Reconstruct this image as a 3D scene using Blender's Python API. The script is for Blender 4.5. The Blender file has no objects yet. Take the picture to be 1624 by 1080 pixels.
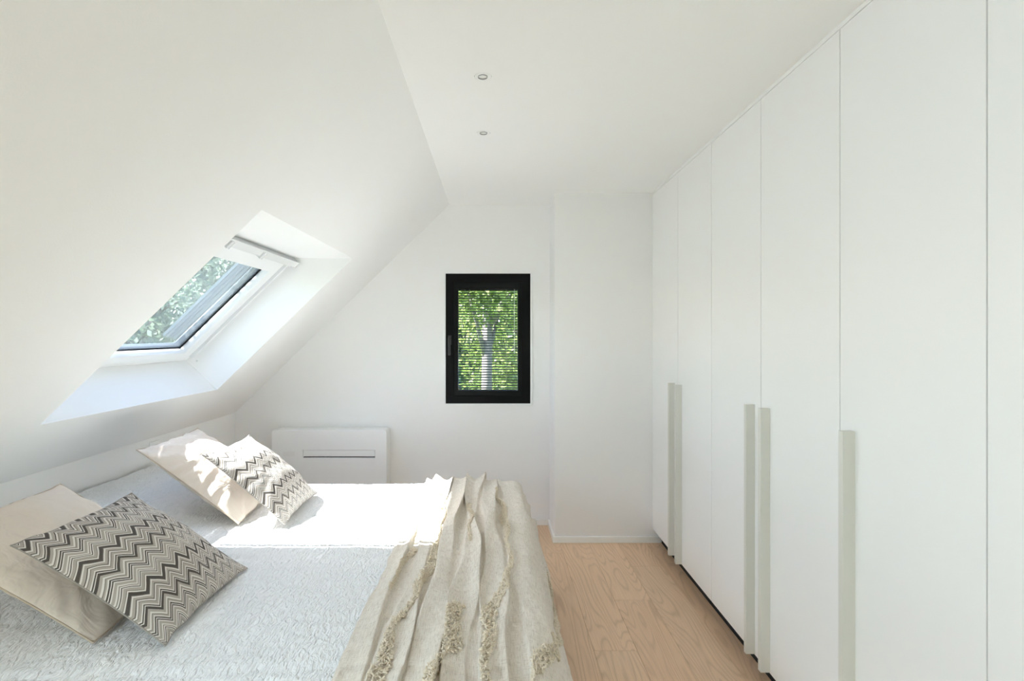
import bpy, bmesh, math, random
import numpy as np
from mathutils import Vector, Matrix

random.seed(7)
rng = np.random.default_rng(11)
S = bpy.context.scene
COL = S.collection
EYE = 1.465                      # camera height
F = 829.0                        # focal length in pixels of the 1624 px frame

# ------------------------------------------------------------------ camera, world, lights, exposure
cam = bpy.data.cameras.new('camera')
cam.sensor_width = 36.0
cam.lens = F / 1624 * 36.0
cam.shift_x = 27 / 1624
cam.shift_y = -10 / 1624
cam.clip_start = 0.02
cam.clip_end = 300
cam_o = bpy.data.objects.new('camera', cam)
cam_o.location = (0, 0, EYE)
cam_o.rotation_euler = (math.radians(90), 0, 0)
COL.objects.link(cam_o)
S.camera = cam_o

world = bpy.data.worlds.new('world')
S.world = world
world.use_nodes = True
wn = world.node_tree
wn.nodes.clear()
sky = wn.nodes.new('ShaderNodeTexSky')
sky.sky_type = 'NISHITA'
sky.sun_disc = False
sky.sun_elevation = math.radians(47)
sky.sun_rotation = math.radians(-90)
sky.air_density = 1.0
sky.dust_density = 1.2
bg = wn.nodes.new('ShaderNodeBackground')
bg.inputs['Strength'].default_value = 0.62
wo = wn.nodes.new('ShaderNodeOutputWorld')
wn.links.new(sky.outputs[0], bg.inputs[0])
wn.links.new(bg.outputs[0], wo.inputs[0])


def aim(o, d):
    o.rotation_euler = Vector(d).to_track_quat('-Z', 'Y').to_euler()


sun = bpy.data.lights.new('sun', 'SUN')
sun.energy = 29
sun.angle = math.radians(0.53)
sun.color = (0.955, 0.970, 0.985)
sun_o = bpy.data.objects.new('sun', sun)
sun_o.location = (-8, 2.6, 10)
aim(sun_o, (1.0, 0.0, -1.09))
COL.objects.link(sun_o)


def area(name, loc, d, sx, sy, power, color=(1, 1, 1)):
    l = bpy.data.lights.new(name, 'AREA')
    l.shape = 'RECTANGLE'
    l.size = sx
    l.size_y = sy
    l.energy = power
    l.color = color
    o = bpy.data.objects.new(name, l)
    o.location = loc
    aim(o, d)
    COL.objects.link(o)
    return o


# added fill lamps standing in for daylight, at two made-up openings out of view
area('fill_near_skylight', (-1.555, -0.28, 1.619), (0.70, 0.0, -0.72), 1.0, 0.85, 27, (0.71, 0.895, 1.0))
area('fill_rear_opening', (0.1, -1.66, 1.25), (0, 1, 0), 2.1, 2.0, 18, (0.76, 0.91, 1.0))

S.view_settings.view_transform = 'Standard'
S.view_settings.look = 'None'
S.view_settings.gamma = 1.0
S.view_settings.use_curve_mapping = False
S.view_settings.exposure = 0.50
S.cycles.use_denoising = True
S.cycles.max_bounces = 14
S.cycles.diffuse_bounces = 10
S.cycles.transparent_max_bounces = 24
S.cycles.sample_clamp_indirect = 6.0


# ------------------------------------------------------------------ helpers
def link(o, parent=None):
    COL.objects.link(o)
    if parent is not None:
        o.parent = parent
    return o


def tag(o, label=None, cat=None, group=None, kind=None):
    if label:
        o['label'] = label
    if cat:
        o['category'] = cat
    if group:
        o['group'] = group
    if kind:
        o['kind'] = kind
    return o


def empty(name, loc=(0, 0, 0)):
    o = bpy.data.objects.new(name, None)
    o.location = loc
    o.empty_display_size = 0.1
    COL.objects.link(o)
    return o


def world_loc(p):
    v = Vector((0, 0, 0))
    while p is not None:
        v += Vector(p.location)
        p = p.parent
    return v


def mesh_obj(name, me, mat, parent=None, origin=None, smooth=False):
    """verts are in world coordinates; origin becomes the object's place"""
    base = world_loc(parent)
    org = Vector(origin) if origin is not None else base
    me.transform(Matrix.Translation(-org))
    if mat is not None:
        me.materials.clear()
        me.materials.append(mat)
    if smooth:
        me.polygons.foreach_set('use_smooth', [True] * len(me.polygons))
    me.update()
    o = bpy.data.objects.new(name, me)
    o.location = org - base
    return link(o, parent)


def bm_obj(name, bm, mat, parent=None, origin=None, smooth=False):
    me = bpy.data.meshes.new(name)
    bmesh.ops.recalc_face_normals(bm, faces=bm.faces)
    bm.to_mesh(me)
    bm.free()
    return mesh_obj(name, me, mat, parent, origin, smooth)


def add_box(bm, lo, hi, bevel=0.0, seg=2):
    lo, hi = Vector(lo), Vector(hi)
    r = bmesh.ops.create_cube(bm, size=1.0)
    for v in r['verts']:
        v.co = Vector(((lo[i] + hi[i]) / 2 + v.co[i] * (hi[i] - lo[i])) for i in range(3))
    if bevel:
        es = list({e for v in r['verts'] for e in v.link_edges})
        bmesh.ops.bevel(bm, geom=es, offset=bevel, segments=seg, affect='EDGES', profile=0.6)


def box(name, lo, hi, mat, parent=None, bevel=0.0, seg=2, origin=None):
    bm = bmesh.new()
    add_box(bm, lo, hi, bevel, seg)
    return bm_obj(name, bm, mat, parent, origin)


def add_cyl(bm, p0, p1, r0, r1=None, n=20, cap=True):
    p0, p1 = Vector(p0), Vector(p1)
    r1 = r0 if r1 is None else r1
    q = (p1 - p0).to_track_quat('Z', 'Y').to_matrix().to_4x4()
    m = Matrix.Translation((p0 + p1) / 2) @ q
    bmesh.ops.create_cone(bm, cap_ends=cap, segments=n, radius1=r0, radius2=r1, depth=(p1 - p0).length, matrix=m)


def plate(outline, holes, z0, z1, bevel=0.0):
    """flat plate with holes, in its own xy plane, returned as a mesh"""
    cu = bpy.data.curves.new('plate', 'CURVE')
    cu.dimensions = '2D'
    cu.fill_mode = 'BOTH'
    for pts in [outline] + holes:
        sp = cu.splines.new('POLY')
        sp.points.add(len(pts) - 1)
        for p, (x, y) in zip(sp.points, pts):
            p.co = (x, y, 0, 1)
        sp.use_cyclic_u = True
    cu.extrude = (z1 - z0) / 2 - bevel
    cu.bevel_depth = bevel
    cu.offset = -bevel
    cu.bevel_resolution = 2
    o = bpy.data.objects.new('plate', cu)
    COL.objects.link(o)
    dg = bpy.context.evaluated_depsgraph_get()
    me = bpy.data.meshes.new_from_object(o.evaluated_get(dg))
    bpy.data.objects.remove(o)
    me.transform(Matrix.Translation((0, 0, (z0 + z1) / 2)))
    return me


def rect(x0, y0, x1, y1, r=0.0, n=6):
    if not r:
        return [(x0, y0), (x1, y0), (x1, y1), (x0, y1)]
    out = []
    for cx, cy, a in ((x1 - r, y0 + r, -90), (x1 - r, y1 - r, 0), (x0 + r, y1 - r, 90), (x0 + r, y0 + r, 180)):
        for k in range(n + 1):
            t = math.radians(a + 90 * k / n)
            out.append((cx + r * math.cos(t), cy + r * math.sin(t)))
    return out


def circ(cx, cy, r, n=40):
    return [(cx + r * math.cos(2 * math.pi * k / n), cy + r * math.sin(2 * math.pi * k / n)) for k in range(n)]


XZ = Matrix(((1, 0, 0, 0), (0, 0, 1, 0), (0, 1, 0, 0), (0, 0, 0, 1)))      # plate (x, y, t) -> world (x, t, y)


def grid_mesh(name, P, uv=None):
    """P: (n, m, 3) array of points -> quad mesh with optional (n, m, 2) uv"""
    n, m, _ = P.shape
    idx = np.arange(n * m).reshape(n, m)
    q = np.stack([idx[:-1, :-1], idx[1:, :-1], idx[1:, 1:], idx[:-1, 1:]], -1).reshape(-1, 4)
    me = bpy.data.meshes.new(name)
    me.vertices.add(n * m)
    me.vertices.foreach_set('co', P.reshape(-1).astype(np.float32))
    me.loops.add(q.size)
    me.loops.foreach_set('vertex_index', q.reshape(-1).astype(np.int32))
    me.polygons.add(len(q))
    me.polygons.foreach_set('loop_start', (np.arange(len(q)) * 4).astype(np.int32))
    me.polygons.foreach_set('loop_total', np.full(len(q), 4, np.int32))
    me.polygons.foreach_set('use_smooth', np.ones(len(q), bool))
    if uv is not None:
        l = me.uv_layers.new(name='uv')
        l.data.foreach_set('uv', uv.reshape(-1, 2)[q.reshape(-1)].reshape(-1).astype(np.float32))
    me.update(calc_edges=True)
    me.validate()
    return me


def raw_mesh(name, V, Q):
    me = bpy.data.meshes.new(name)
    k = Q.shape[1]
    me.vertices.add(len(V))
    me.vertices.foreach_set('co', V.reshape(-1).astype(np.float32))
    me.loops.add(Q.size)
    me.loops.foreach_set('vertex_index', Q.reshape(-1).astype(np.int32))
    me.polygons.add(len(Q))
    me.polygons.foreach_set('loop_start', (np.arange(len(Q)) * k).astype(np.int32))
    me.polygons.foreach_set('loop_total', np.full(len(Q), k, np.int32))
    me.update(calc_edges=True)
    me.validate()
    return me


def vnoise(x, y, seed=0):
    """smooth value noise on arrays, about -1..1"""
    r = np.random.default_rng(seed)
    T = r.uniform(-1, 1, (256, 256))
    xi, yi = np.floor(x).astype(int), np.floor(y).astype(int)
    fx, fy = x - xi, y - yi
    fx = fx * fx * fx * (fx * (fx * 6 - 15) + 10)
    fy = fy * fy * fy * (fy * (fy * 6 - 15) + 10)
    g = lambda a, b: T[a % 256, b % 256]
    return (g(xi, yi) * (1 - fx) + g(xi + 1, yi) * fx) * (1 - fy) + (g(xi, yi + 1) * (1 - fx) + g(xi + 1, yi + 1) * fx) * fy


def sstep(a, b, x):
    t = np.clip((x - a) / (b - a), 0, 1)
    return t * t * (3 - 2 * t)


# ------------------------------------------------------------------ materials
class NT:
    def __init__(self, name):
        self.m = bpy.data.materials.new(name)
        self.m.use_nodes = True
        self.t = self.m.node_tree
        self.t.nodes.clear()
        self.out = self.n('OutputMaterial')

    def n(self, kind, **kw):
        x = self.t.nodes.new('ShaderNode' + kind)
        for k, v in kw.items():
            setattr(x, k, v)
        return x

    def l(self, a, b):
        self.t.links.new(a, b)

    def val(self, sock, v):
        if isinstance(v, bpy.types.NodeSocket):
            self.l(v, sock)
        else:
            sock.default_value = v

    def math(self, op, a, b=0.0, c=0.0):
        x = self.n('Math', operation=op)
        self.val(x.inputs[0], a)
        self.val(x.inputs[1], b)
        self.val(x.inputs[2], c)
        return x.outputs[0]

    def mix(self, f, a, b, blend='MIX'):
        x = self.n('Mix', data_type='RGBA', blend_type=blend)
        self.val(x.inputs[0], f)
        self.val(x.inputs[6], a)
        self.val(x.inputs[7], b)
        return x.outputs[2]

    def noise(self, vec, scale, detail=2.0, rough=0.5, dist=0.0):
        x = self.n('TexNoise')
        self.l(vec, x.inputs['Vector'])
        x.inputs['Scale'].default_value = scale
        x.inputs['Detail'].default_value = detail
        x.inputs['Roughness'].default_value = rough
        x.inputs['Distortion'].default_value = dist
        return x.outputs['Fac']

    def mapping(self, vec, scale=(1, 1, 1), loc=(0, 0, 0), rot=(0, 0, 0)):
        x = self.n('Mapping')
        self.l(vec, x.inputs[0])
        x.inputs['Scale'].default_value = scale
        self.val(x.inputs['Location'], loc)
        x.inputs['Rotation'].default_value = rot
        return x.outputs[0]

    def coord(self, which='Object'):
        return self.n('TexCoord').outputs[which]

    def bump(self, h, dist, strength=1.0):
        x = self.n('Bump')
        x.inputs['Distance'].default_value = dist
        x.inputs['Strength'].default_value = strength
        self.l(h, x.inputs['Height'])
        return x.outputs[0]

    def bsdf(self, color, rough=0.5, spec=0.5, normal=None, **kw):
        b = self.n('BsdfPrincipled')
        self.val(b.inputs['Base Color'], color)
        self.val(b.inputs['Roughness'], rough)
        b.inputs['Specular IOR Level'].default_value = spec
        if normal is not None:
            self.l(normal, b.inputs['Normal'])
        for k, v in kw.items():
            self.val(b.inputs[k], v)
        self.l(b.outputs[0], self.out.inputs[0])
        return b


def c4(c):
    return (c[0], c[1], c[2], 1.0)


def paint(name, color, rough=0.6, spec=0.3, grain=180.0, depth=0.0006, vary=0.012):
    t = NT(name)
    co = t.coord()
    n1 = t.noise(co, grain, 3)
    n2 = t.noise(co, 1.6, 2)
    col = t.mix(n2, c4([x * (1 - vary) for x in color]), c4([min(x * (1 + vary), 1) for x in color]))
    t.bsdf(col, rough, spec, t.bump(n1, depth, 0.35))
    return t.m


def metal(name, color, rough=0.35, metallic=1.0):
    t = NT(name)
    n1 = t.noise(t.mapping(t.coord(), (1, 1, 30)), 40, 2)
    r = t.math('MULTIPLY_ADD', n1, 0.12, rough - 0.06)
    t.bsdf(c4(color), r, 0.5, None, Metallic=metallic)
    return t.m


M_WALL = paint('wall_paint', (0.895, 0.890, 0.888), 0.75, 0.2)
M_CEIL = paint('ceiling_paint', (0.905, 0.902, 0.900), 0.75, 0.2)
M_TRIM = paint('trim_lacquer', (0.90, 0.90, 0.89), 0.35, 0.4, 60, 0.0002)
M_DOOR = paint('wardrobe_lacquer', (0.885, 0.884, 0.877), 0.42, 0.35, 300, 0.0002, 0.006)
M_HANDLE = paint('handle_lacquer', (0.70, 0.695, 0.64), 0.4, 0.35, 300, 0.0002, 0.006)
M_CARC = paint('carcass_shadow_board', (0.10, 0.10, 0.095), 0.7, 0.2)
M_PLINTH = paint('plinth_black', (0.018, 0.018, 0.02), 0.6, 0.2)
M_PVC = paint('white_window_lacquer', (0.88, 0.885, 0.89), 0.3, 0.4, 50, 0.0001, 0.004)
M_BLACK = paint('black_window_lacquer', (0.004, 0.004, 0.0045), 0.45, 0.12, 200, 0.0002)
M_BLACK2 = paint('black_sash_lacquer', (0.006, 0.0065, 0.007), 0.4, 0.16, 200, 0.0002)
M_GASKET = paint('rubber_gasket', (0.012, 0.013, 0.015), 0.6, 0.2)
M_GREY = paint('grey_ventilation_bar', (0.74, 0.745, 0.75), 0.4, 0.4)
M_RAIL = metal('exterior_rail_aluminium', (0.20, 0.225, 0.25), 0.45, 0.3)
M_SLAT = paint('blind_slat_dark', (0.035, 0.038, 0.036), 0.5, 0.3)
M_CORD = paint('blind_cord_grey', (0.30, 0.31, 0.29), 0.6, 0.2)
M_WAND = paint('blind_wand_clear', (0.75, 0.78, 0.76), 0.2, 0.5)
M_AC = paint('heater_white_steel', (0.895, 0.895, 0.90), 0.38, 0.4, 120, 0.0002, 0.006)
M_AC2 = paint('heater_white_edge', (0.86, 0.86, 0.85), 0.38, 0.4, 120, 0.0002, 0.006)
M_DARK = paint('dark_void', (0.02, 0.02, 0.02), 0.8, 0.1)
M_LAMP = paint('lamp_reflector', (0.55, 0.55, 0.54), 0.3, 0.5)
M_LAMPRIM = paint('lamp_bezel_grey', (0.38, 0.38, 0.375), 0.4, 0.4)
M_BASE = paint('bed_base_cloth', (0.55, 0.53, 0.50), 0.9, 0.1, 400, 0.001)
M_MATT = paint('mattress_cloth', (0.80, 0.79, 0.77), 0.9, 0.1, 300, 0.001)


def glass(name, refl=1.0, tint=(0.93, 0.96, 0.95)):
    t = NT(name)
    lw = t.n('LayerWeight')
    lw.inputs[0].default_value = 0.5
    fr = t.math('MULTIPLY_ADD', t.math('POWER', lw.outputs['Facing'], 5.0), 0.96, 0.04)
    gl = t.n('BsdfGlossy')
    gl.inputs['Roughness'].default_value = 0.0
    gl.inputs['Color'].default_value = (1, 1, 1, 1)
    tr = t.n('BsdfTransparent')
    # a breath of streaky dirt on the pane
    st = t.noise(t.mapping(t.coord(), (1, 0.3, 1)), 9, 3)
    t.l(t.mix(st, c4(tint), c4([min(1, x * 1.03) for x in tint])), tr.inputs[0])
    mx = t.n('MixShader')
    t.l(t.math('MULTIPLY', fr, refl), mx.inputs[0])
    t.l(tr.outputs[0], mx.inputs[1])
    t.l(gl.outputs[0], mx.inputs[2])
    t.l(mx.outputs[0], t.out.inputs[0])
    return t.m


M_GLASS = glass('window_glass', 0.25, (0.97, 0.985, 0.97))
M_GLASS2 = glass('skylight_glass', 1.0, (0.95, 0.965, 0.965))


def wood_floor():
    t = NT('oiled_oak_plank')
    oi = t.n('ObjectInfo')
    rnd = oi.outputs['Random']
    co = t.coord()
    cx = t.n('CombineXYZ')
    t.l(t.math('MULTIPLY', rnd, 37.0), cx.inputs[0])
    t.l(t.math('MULTIPLY', rnd, 91.0), cx.inputs[1])
    v = t.mapping(co, (4.6, 0.62, 1), cx.outputs[0])
    base = t.noise(v, 1.25, 1.5, 0.4, 0.12)
    rings = t.math('SINE', t.math('MULTIPLY', base, 150.0))
    line = t.math('POWER', t.math('MULTIPLY_ADD', rings, 0.5, 0.5), 5.0)
    fine = t.noise(t.mapping(co, (260, 5, 1), cx.outputs[0]), 1.0, 4, 0.65)
    fade = t.noise(t.mapping(co, (6, 1.2, 1), cx.outputs[0]), 1.0, 2)
    f1 = t.math('MULTIPLY', line, t.math('MULTIPLY_ADD', fade, 0.9, 0.0))
    ca = t.mix(rnd, c4((0.86, 0.615, 0.42)), c4((0.72, 0.48, 0.315)))
    r2 = t.math('FRACT', t.math('MULTIPLY', rnd, 7.31))
    ca = t.mix(t.math('MULTIPLY', r2, 0.35), ca, c4((0.73, 0.56, 0.40)))
    cb = t.mix(t.math('MULTIPLY', f1, 0.75), ca, c4((0.47, 0.295, 0.18)))
    fs = t.n('MapRange')
    t.l(fine, fs.inputs[0])
    fs.inputs[1].default_value, fs.inputs[2].default_value = 0.42, 0.72
    fs.inputs[3].default_value, fs.inputs[4].default_value = 0.0, 0.42
    cc = t.mix(fs.outputs[0], cb, c4((0.52, 0.34, 0.215)))
    h = t.math('ADD', t.math('MULTIPLY', line, -0.4), t.math('MULTIPLY', fine, -1.0))
    t.bsdf(cc, 0.46, 0.35, t.bump(h, 0.0006, 0.4))
    return t.m


M_WOOD = wood_floor()
M_SUB = paint('floor_joint_dark', (0.10, 0.06, 0.035), 0.8, 0.1)


def quilt_mat():
    t = NT('white_seersucker_cotton')
    uv = t.coord('UV')
    w = t.noise(t.mapping(uv, (1, 1, 1)), 7, 2)
    sk = t.n('VectorMath', operation='ADD')
    t.l(uv, sk.inputs[0])
    cw = t.n('CombineXYZ')
    t.l(t.math('MULTIPLY', w, 0.05), cw.inputs[0])
    t.l(sk.inputs[1], cw.outputs[0]) if False else t.l(cw.outputs[0], sk.inputs[1])
    n1 = t.noise(t.mapping(sk.outputs[0], (105, 42, 1), rot=(0, 0, 0.25)), 1.0, 2.0, 0.5, 0.6)
    n2 = t.noise(t.mapping(uv, (420, 420, 1)), 1.0, 2)
    n3 = t.noise(t.mapping(sk.outputs[0], (38, 30, 1)), 1.0, 2, 0.5, 0.5)
    r = t.n('MapRange')
    t.l(n1, r.inputs[0])
    r.inputs[1].default_value, r.inputs[2].default_value = 0.35, 0.62
    h = t.math('ADD', t.math('MULTIPLY_ADD', n3, 0.7, t.math('MULTIPLY', n2, 0.08)), r.outputs[0])
    t.bsdf(c4((0.87, 0.875, 0.885)), 0.85, 0.15, t.bump(h, 0.0055, 0.8))
    return t.m


def throw_mat(name, a, b, dark):
    t = NT(name)
    uv = t.coord('UV')
    warp = t.noise(t.mapping(uv, (620, 34, 1)), 1.0, 3, 0.6)
    weft = t.noise(t.mapping(uv, (40, 560, 1)), 1.0, 3, 0.6)
    slub = t.noise(t.mapping(uv, (240, 22, 1)), 1.0, 2, 0.6)
    big = t.noise(uv, 5.0, 2)
    h = t.math('ADD', t.math('MULTIPLY', warp, 1.0), t.math('MULTIPLY', weft, 0.8))
    col = t.mix(big, c4(a), c4(b))
    r = t.n('MapRange')
    t.l(slub, r.inputs[0])
    r.inputs[1].default_value, r.inputs[2].default_value = 0.40, 0.70
    col = t.mix(t.math('MULTIPLY', r.outputs[0], 0.8), col, c4((0.87, 0.82, 0.745)))
    r2 = t.n('MapRange')
    t.l(t.math('MULTIPLY', warp, weft), r2.inputs[0])
    r2.inputs[1].default_value, r2.inputs[2].default_value = 0.24, 0.13
    col = t.mix(t.math('MULTIPLY', r2.outputs[0], 0.8), col, c4(dark))
    t.bsdf(col, 0.92, 0.1, t.bump(h, 0.0035, 0.7))
    return t.m


M_QUILT = quilt_mat()
M_THROW = throw_mat('cream_slub_weave', (0.765, 0.69, 0.60), (0.82, 0.755, 0.675), (0.50, 0.42, 0.34))
M_TUFT = paint('cream_tuft_yarn', (0.78, 0.69, 0.56), 0.95, 0.1, 900, 0.001, 0.08)
M_PIPE_B = paint('beige_piping_cord', (0.52, 0.43, 0.345), 0.9, 0.1, 500, 0.0005)
M_PIPE_C = paint('grey_seam_cord', (0.36, 0.33, 0.30), 0.9, 0.1, 500, 0.0005)


def linen_mat():
    t = NT('beige_cotton_sateen')
    uv = t.coord('UV')
    n1 = t.noise(t.mapping(uv, (9, 14, 1), rot=(0, 0, 0.5)), 1.0, 3, 0.55, 0.8)
    n2 = t.noise(t.mapping(uv, (700, 700, 1)), 1.0, 2)
    n3 = t.noise(t.mapping(uv, (30, 9, 1), rot=(0, 0, -0.4)), 1.0, 2, 0.5, 0.6)
    h = t.math('ADD', t.math('MULTIPLY_ADD', n3, 0.35, n1), t.math('MULTIPLY', n2, 0.012))
    col = t.mix(n1, c4((0.70, 0.61, 0.525)), c4((0.75, 0.665, 0.58)))
    t.bsdf(col, 0.62, 0.25, t.bump(h, 0.02, 0.45))
    return t.m


def chevron_mat():
    t = NT('zigzag_woven_jacquard')
    uv = t.coord('UV')
    sx = t.n('SeparateXYZ')
    t.l(uv, sx.inputs[0])
    wob = t.noise(t.mapping(uv, (9, 9, 1)), 1.0, 2)
    v = t.math('MULTIPLY_ADD', wob, 0.012, sx.outputs[1])
    zz = t.math('PINGPONG', v, 0.0275)                       # 55 mm zigzag
    base = t.math('ADD', sx.outputs[0], t.math('MULTIPLY', zz, 1.15))
    base = t.math('MULTIPLY_ADD', t.noise(t.mapping(uv, (40, 40, 1)), 1.0, 1), 0.002, base)
    k = t.math('FRACT', t.math('DIVIDE', base, 0.163))
    ramp = t.n('ValToRGB')
    cr = ramp.color_ramp
    cr.interpolation = 'CONSTANT'
    D, T, L, Md = (0.055, 0.044, 0.038), (0.40, 0.35, 0.31), (0.70, 0.655, 0.61), (0.22, 0.19, 0.165)
    seq = [(D, 8), (L, 3), (Md, 2), (T, 6), (L, 2), (D, 2), (L, 3), (Md, 2), (L, 3), (T, 6), (L, 3), (D, 3), (L, 2), (D, 3), (L, 3), (T, 3), (Md, 2),
           (L, 4), (T, 6), (D, 6), (L, 2), (D, 3), (L, 3), (T, 5), (Md, 2), (L, 4), (D, 2), (T, 6), (L, 3), (Md, 2)]
    tot = sum(w for _, w in seq)
    p = 0
    for i, (c, w) in enumerate(seq):
        e = cr.elements[i] if i < 2 else cr.elements.new(min(p / tot, 0.999))
        e.position = p / tot
        e.color = c4(c)
        p += w
    t.l(k, ramp.inputs[0])
    wv = t.noise(t.mapping(uv, (900, 350, 1)), 1.0, 2)
    col = t.mix(t.math('MULTIPLY', wv, 0.14), ramp.outputs[0], c4((0.62, 0.57, 0.52)))
    cre = t.noise(t.mapping(uv, (7, 7, 1)), 1.0, 2, 0.5, 0.4)
    h = t.math('ADD', t.math('MULTIPLY', wv, 0.06), cre)
    t.bsdf(col, 0.85, 0.15, t.bump(h, 0.012, 0.35))
    return t.m


M_LINEN = linen_mat()
M_CHEV = chevron_mat()


def leaf_mat(name, a, b, trans=0.45):
    t = NT(name)
    g = t.n('NewGeometry')
    col = t.mix(g.outputs['Random Per Island'], c4(a), c4(b))
    d = t.n('BsdfDiffuse')
    t.l(col, d.inputs[0])
    tl = t.n('BsdfTranslucent')
    t.l(col, tl.inputs[0])
    gl = t.n('BsdfGlossy')
    gl.inputs['Roughness'].default_value = 0.35
    m1 = t.n('MixShader')
    m1.inputs[0].default_value = trans
    t.l(d.outputs[0], m1.inputs[1])
    t.l(tl.outputs[0], m1.inputs[2])
    m2 = t.n('MixShader')
    m2.inputs[0].default_value = 0.05
    t.l(m1.outputs[0], m2.inputs[1])
    t.l(gl.outputs[0], m2.inputs[2])
    t.l(m2.outputs[0], t.out.inputs[0])
    return t.m


def bark_mat(name, a, b):
    t = NT(name)
    n1 = t.noise(t.mapping(t.coord(), (9, 9, 2)), 2.0, 4, 0.6, 0.5)
    t.bsdf(t.mix(n1, c4(a), c4(b)), 0.9, 0.1, t.bump(n1, 0.03, 0.6))
    return t.m


M_LEAF_L = leaf_mat('leaf_yellow_green', (0.12, 0.19, 0.04), (0.36, 0.42, 0.14))
M_LEAF_M = leaf_mat('leaf_mid_green', (0.045, 0.085, 0.025), (0.15, 0.21, 0.07))
M_LEAF_D = leaf_mat('leaf_dark_green', (0.022, 0.055, 0.024), (0.07, 0.13, 0.055), 0.2)
M_LEAF_G = leaf_mat('leaf_grey_green', (0.10, 0.125, 0.095), (0.26, 0.30, 0.235))  # paled and greyed: the haze over these trees is put into the leaf colour
M_BARK_P = bark_mat('pale_bark', (0.19, 0.165, 0.15), (0.31, 0.275, 0.25))
M_BARK_D = bark_mat('grey_bark', (0.12, 0.10, 0.085), (0.25, 0.22, 0.19))
M_GRASS = bark_mat('lawn_grass', (0.05, 0.10, 0.025), (0.10, 0.17, 0.04))

# ------------------------------------------------------------------ setting: shell of the room
CEIL = 2.46
XK, ZK = -2.0, 0.8595            # knee wall and the foot of the roof slope
XR = -0.35                       # where the slope meets the flat ceiling
YB, YX = 4.02, 3.68              # far wall, front of the boxed-in pier
YREAR = -1.6
XW = 1.74                        # wall behind the wardrobes

sub = box('floor', (-2.1, YREAR, -0.12), (1.9, YB + 0.1, -0.0125), M_SUB, bevel=0)
tag(sub, 'oiled oak plank floor between the bed and the white wardrobes', 'floor', kind='structure')
# oak planks, 200 mm wide, running away from the camera
edges_x = [0.457 + 0.2015 * k for k in range(-3, 5)]
ends = {-3: [3.0, 1.25], -2: [2.55, 0.9], -1: [3.50, 1.62, 0.2], 0: [2.42, 0.75], 1: [2.88, 1.2], 2: [3.30, 1.35, 0.1], 3: [2.2, 0.5]}
for k in range(7):
    xa, xb = edges_x[k], edges_x[k + 1]
    ys = [YB] + [y for y in ends[k - 3]] + [-0.4]
    for j in range(len(ys) - 1):
        y1, y0 = ys[j], ys[j + 1]
        if k - 3 <= -2 and y1 < 1:
            continue
        dz = random.uniform(-0.0002, 0.0002)
        box('plank', (xa + 0.0004, y0 + 0.0004, -0.014), (xb - 0.0004, y1 - 0.0004, dz), M_WOOD, sub, bevel=0.0009, seg=1,
            origin=((xa + xb) / 2, (y0 + y1) / 2, 0))
# boards beyond the planks that can be seen, as one plain field on each side
box('plank_field', (-2.0, YREAR, -0.014), (edges_x[0] - 0.0004, YB, -0.0005), M_WOOD, sub)['kind'] = 'stuff'
box('plank_field', (edges_x[0], YREAR, -0.014), (1.74, -0.4004, -0.0005), M_WOOD, sub)['kind'] = 'stuff'

# far wall with the window opening
WX0, WX1, WZ0, WZ1 = -0.377, 0.270, 0.934, 1.929
me = plate([(-2.1, 0.0), (0.60, 0.0), (0.60, 2.56), (-0.453, 2.56), (-2.1, 0.96)], [rect(WX0 - 0.004, WZ0 - 0.004, WX1 + 0.004, WZ1 + 0.004)], YB, YB + 0.26)
me.transform(XZ)
o = mesh_obj('wall_far', me, M_WALL)
tag(o, 'white far wall holding the small black window', 'wall', kind='structure')
o = box('wall_pier', (0.42, YX, 0), (XW + 0.1, YB + 0.26, CEIL), M_WALL, bevel=0.0015)
tag(o, 'boxed-in white pier between the black window and the wardrobes', 'wall', kind='structure')
o = box('wall_left', (XK - 0.12, YREAR, 0), (XK, YB, ZK + 0.02), M_WALL)
tag(o, 'low white knee wall behind the head of the bed', 'wall', kind='structure')
o = box('wall_right', (XW, YREAR, 0), (XW + 0.1, YX, CEIL), M_WALL)
tag(o, 'white wall behind the wardrobes', 'wall', kind='structure')
me = plate([(-2.1, 0), (XW, 0), (XW, 2.56), (-0.453, 2.56), (-2.1, 0.96)], [rect(-0.95, 0.25, 1.15, 2.25)], -YREAR, -YREAR + 0.2)  # the opening is unseen, added to let fill light in
me.transform(Matrix(((1, 0, 0, 0), (0, 0, -1, 0), (0, 1, 0, 0), (0, 0, 0, 1))))
o = mesh_obj('wall_rear', me, M_WALL)
tag(o, 'white wall behind the camera with a wide opening added for fill light', 'wall', kind='structure')

DL = [(-0.0465, 2.02), (-0.056, 2.585)]      # two downlights
me = plate([(XR, YREAR), (XW + 0.1, YREAR), (XW + 0.1, YB + 0.1), (XR, YB + 0.1)], [circ(x, y, 0.0335) for x, y in DL], CEIL, CEIL + 0.12)
o = mesh_obj('ceiling', me, M_CEIL)
tag(o, 'flat white ceiling with two small downlights', 'ceiling', kind='structure')

# roof slope with two skylight openings, the nearer one added: coordinates t (down the slope), y, n (outwards)
SD = Vector((-1.0, 0, -0.97)).normalized()
SN = Vector((-0.97, 0, 1.0)).normalized()
SO = Vector((XR, 0, CEIL))


def sp(t, y, n=0.0):
    return SO + SD * t + SN * n + Vector((0, y, 0))


TI0, TI1, TO0, TO1 = 0.7495, 1.925, 1.0095, 1.9356          # inner and outer ends of the opening
SKY_Y = [(-0.92, 0.36), (1.99, 3.26)]
TEND = (XR - XK) / -SD.x
NOUT, NREV = 0.345, 0.255
bm = bmesh.new()


def quad(a, b, c, d):
    bm.faces.new([bm.verts.new(p) for p in (a, b, c, d)])


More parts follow.
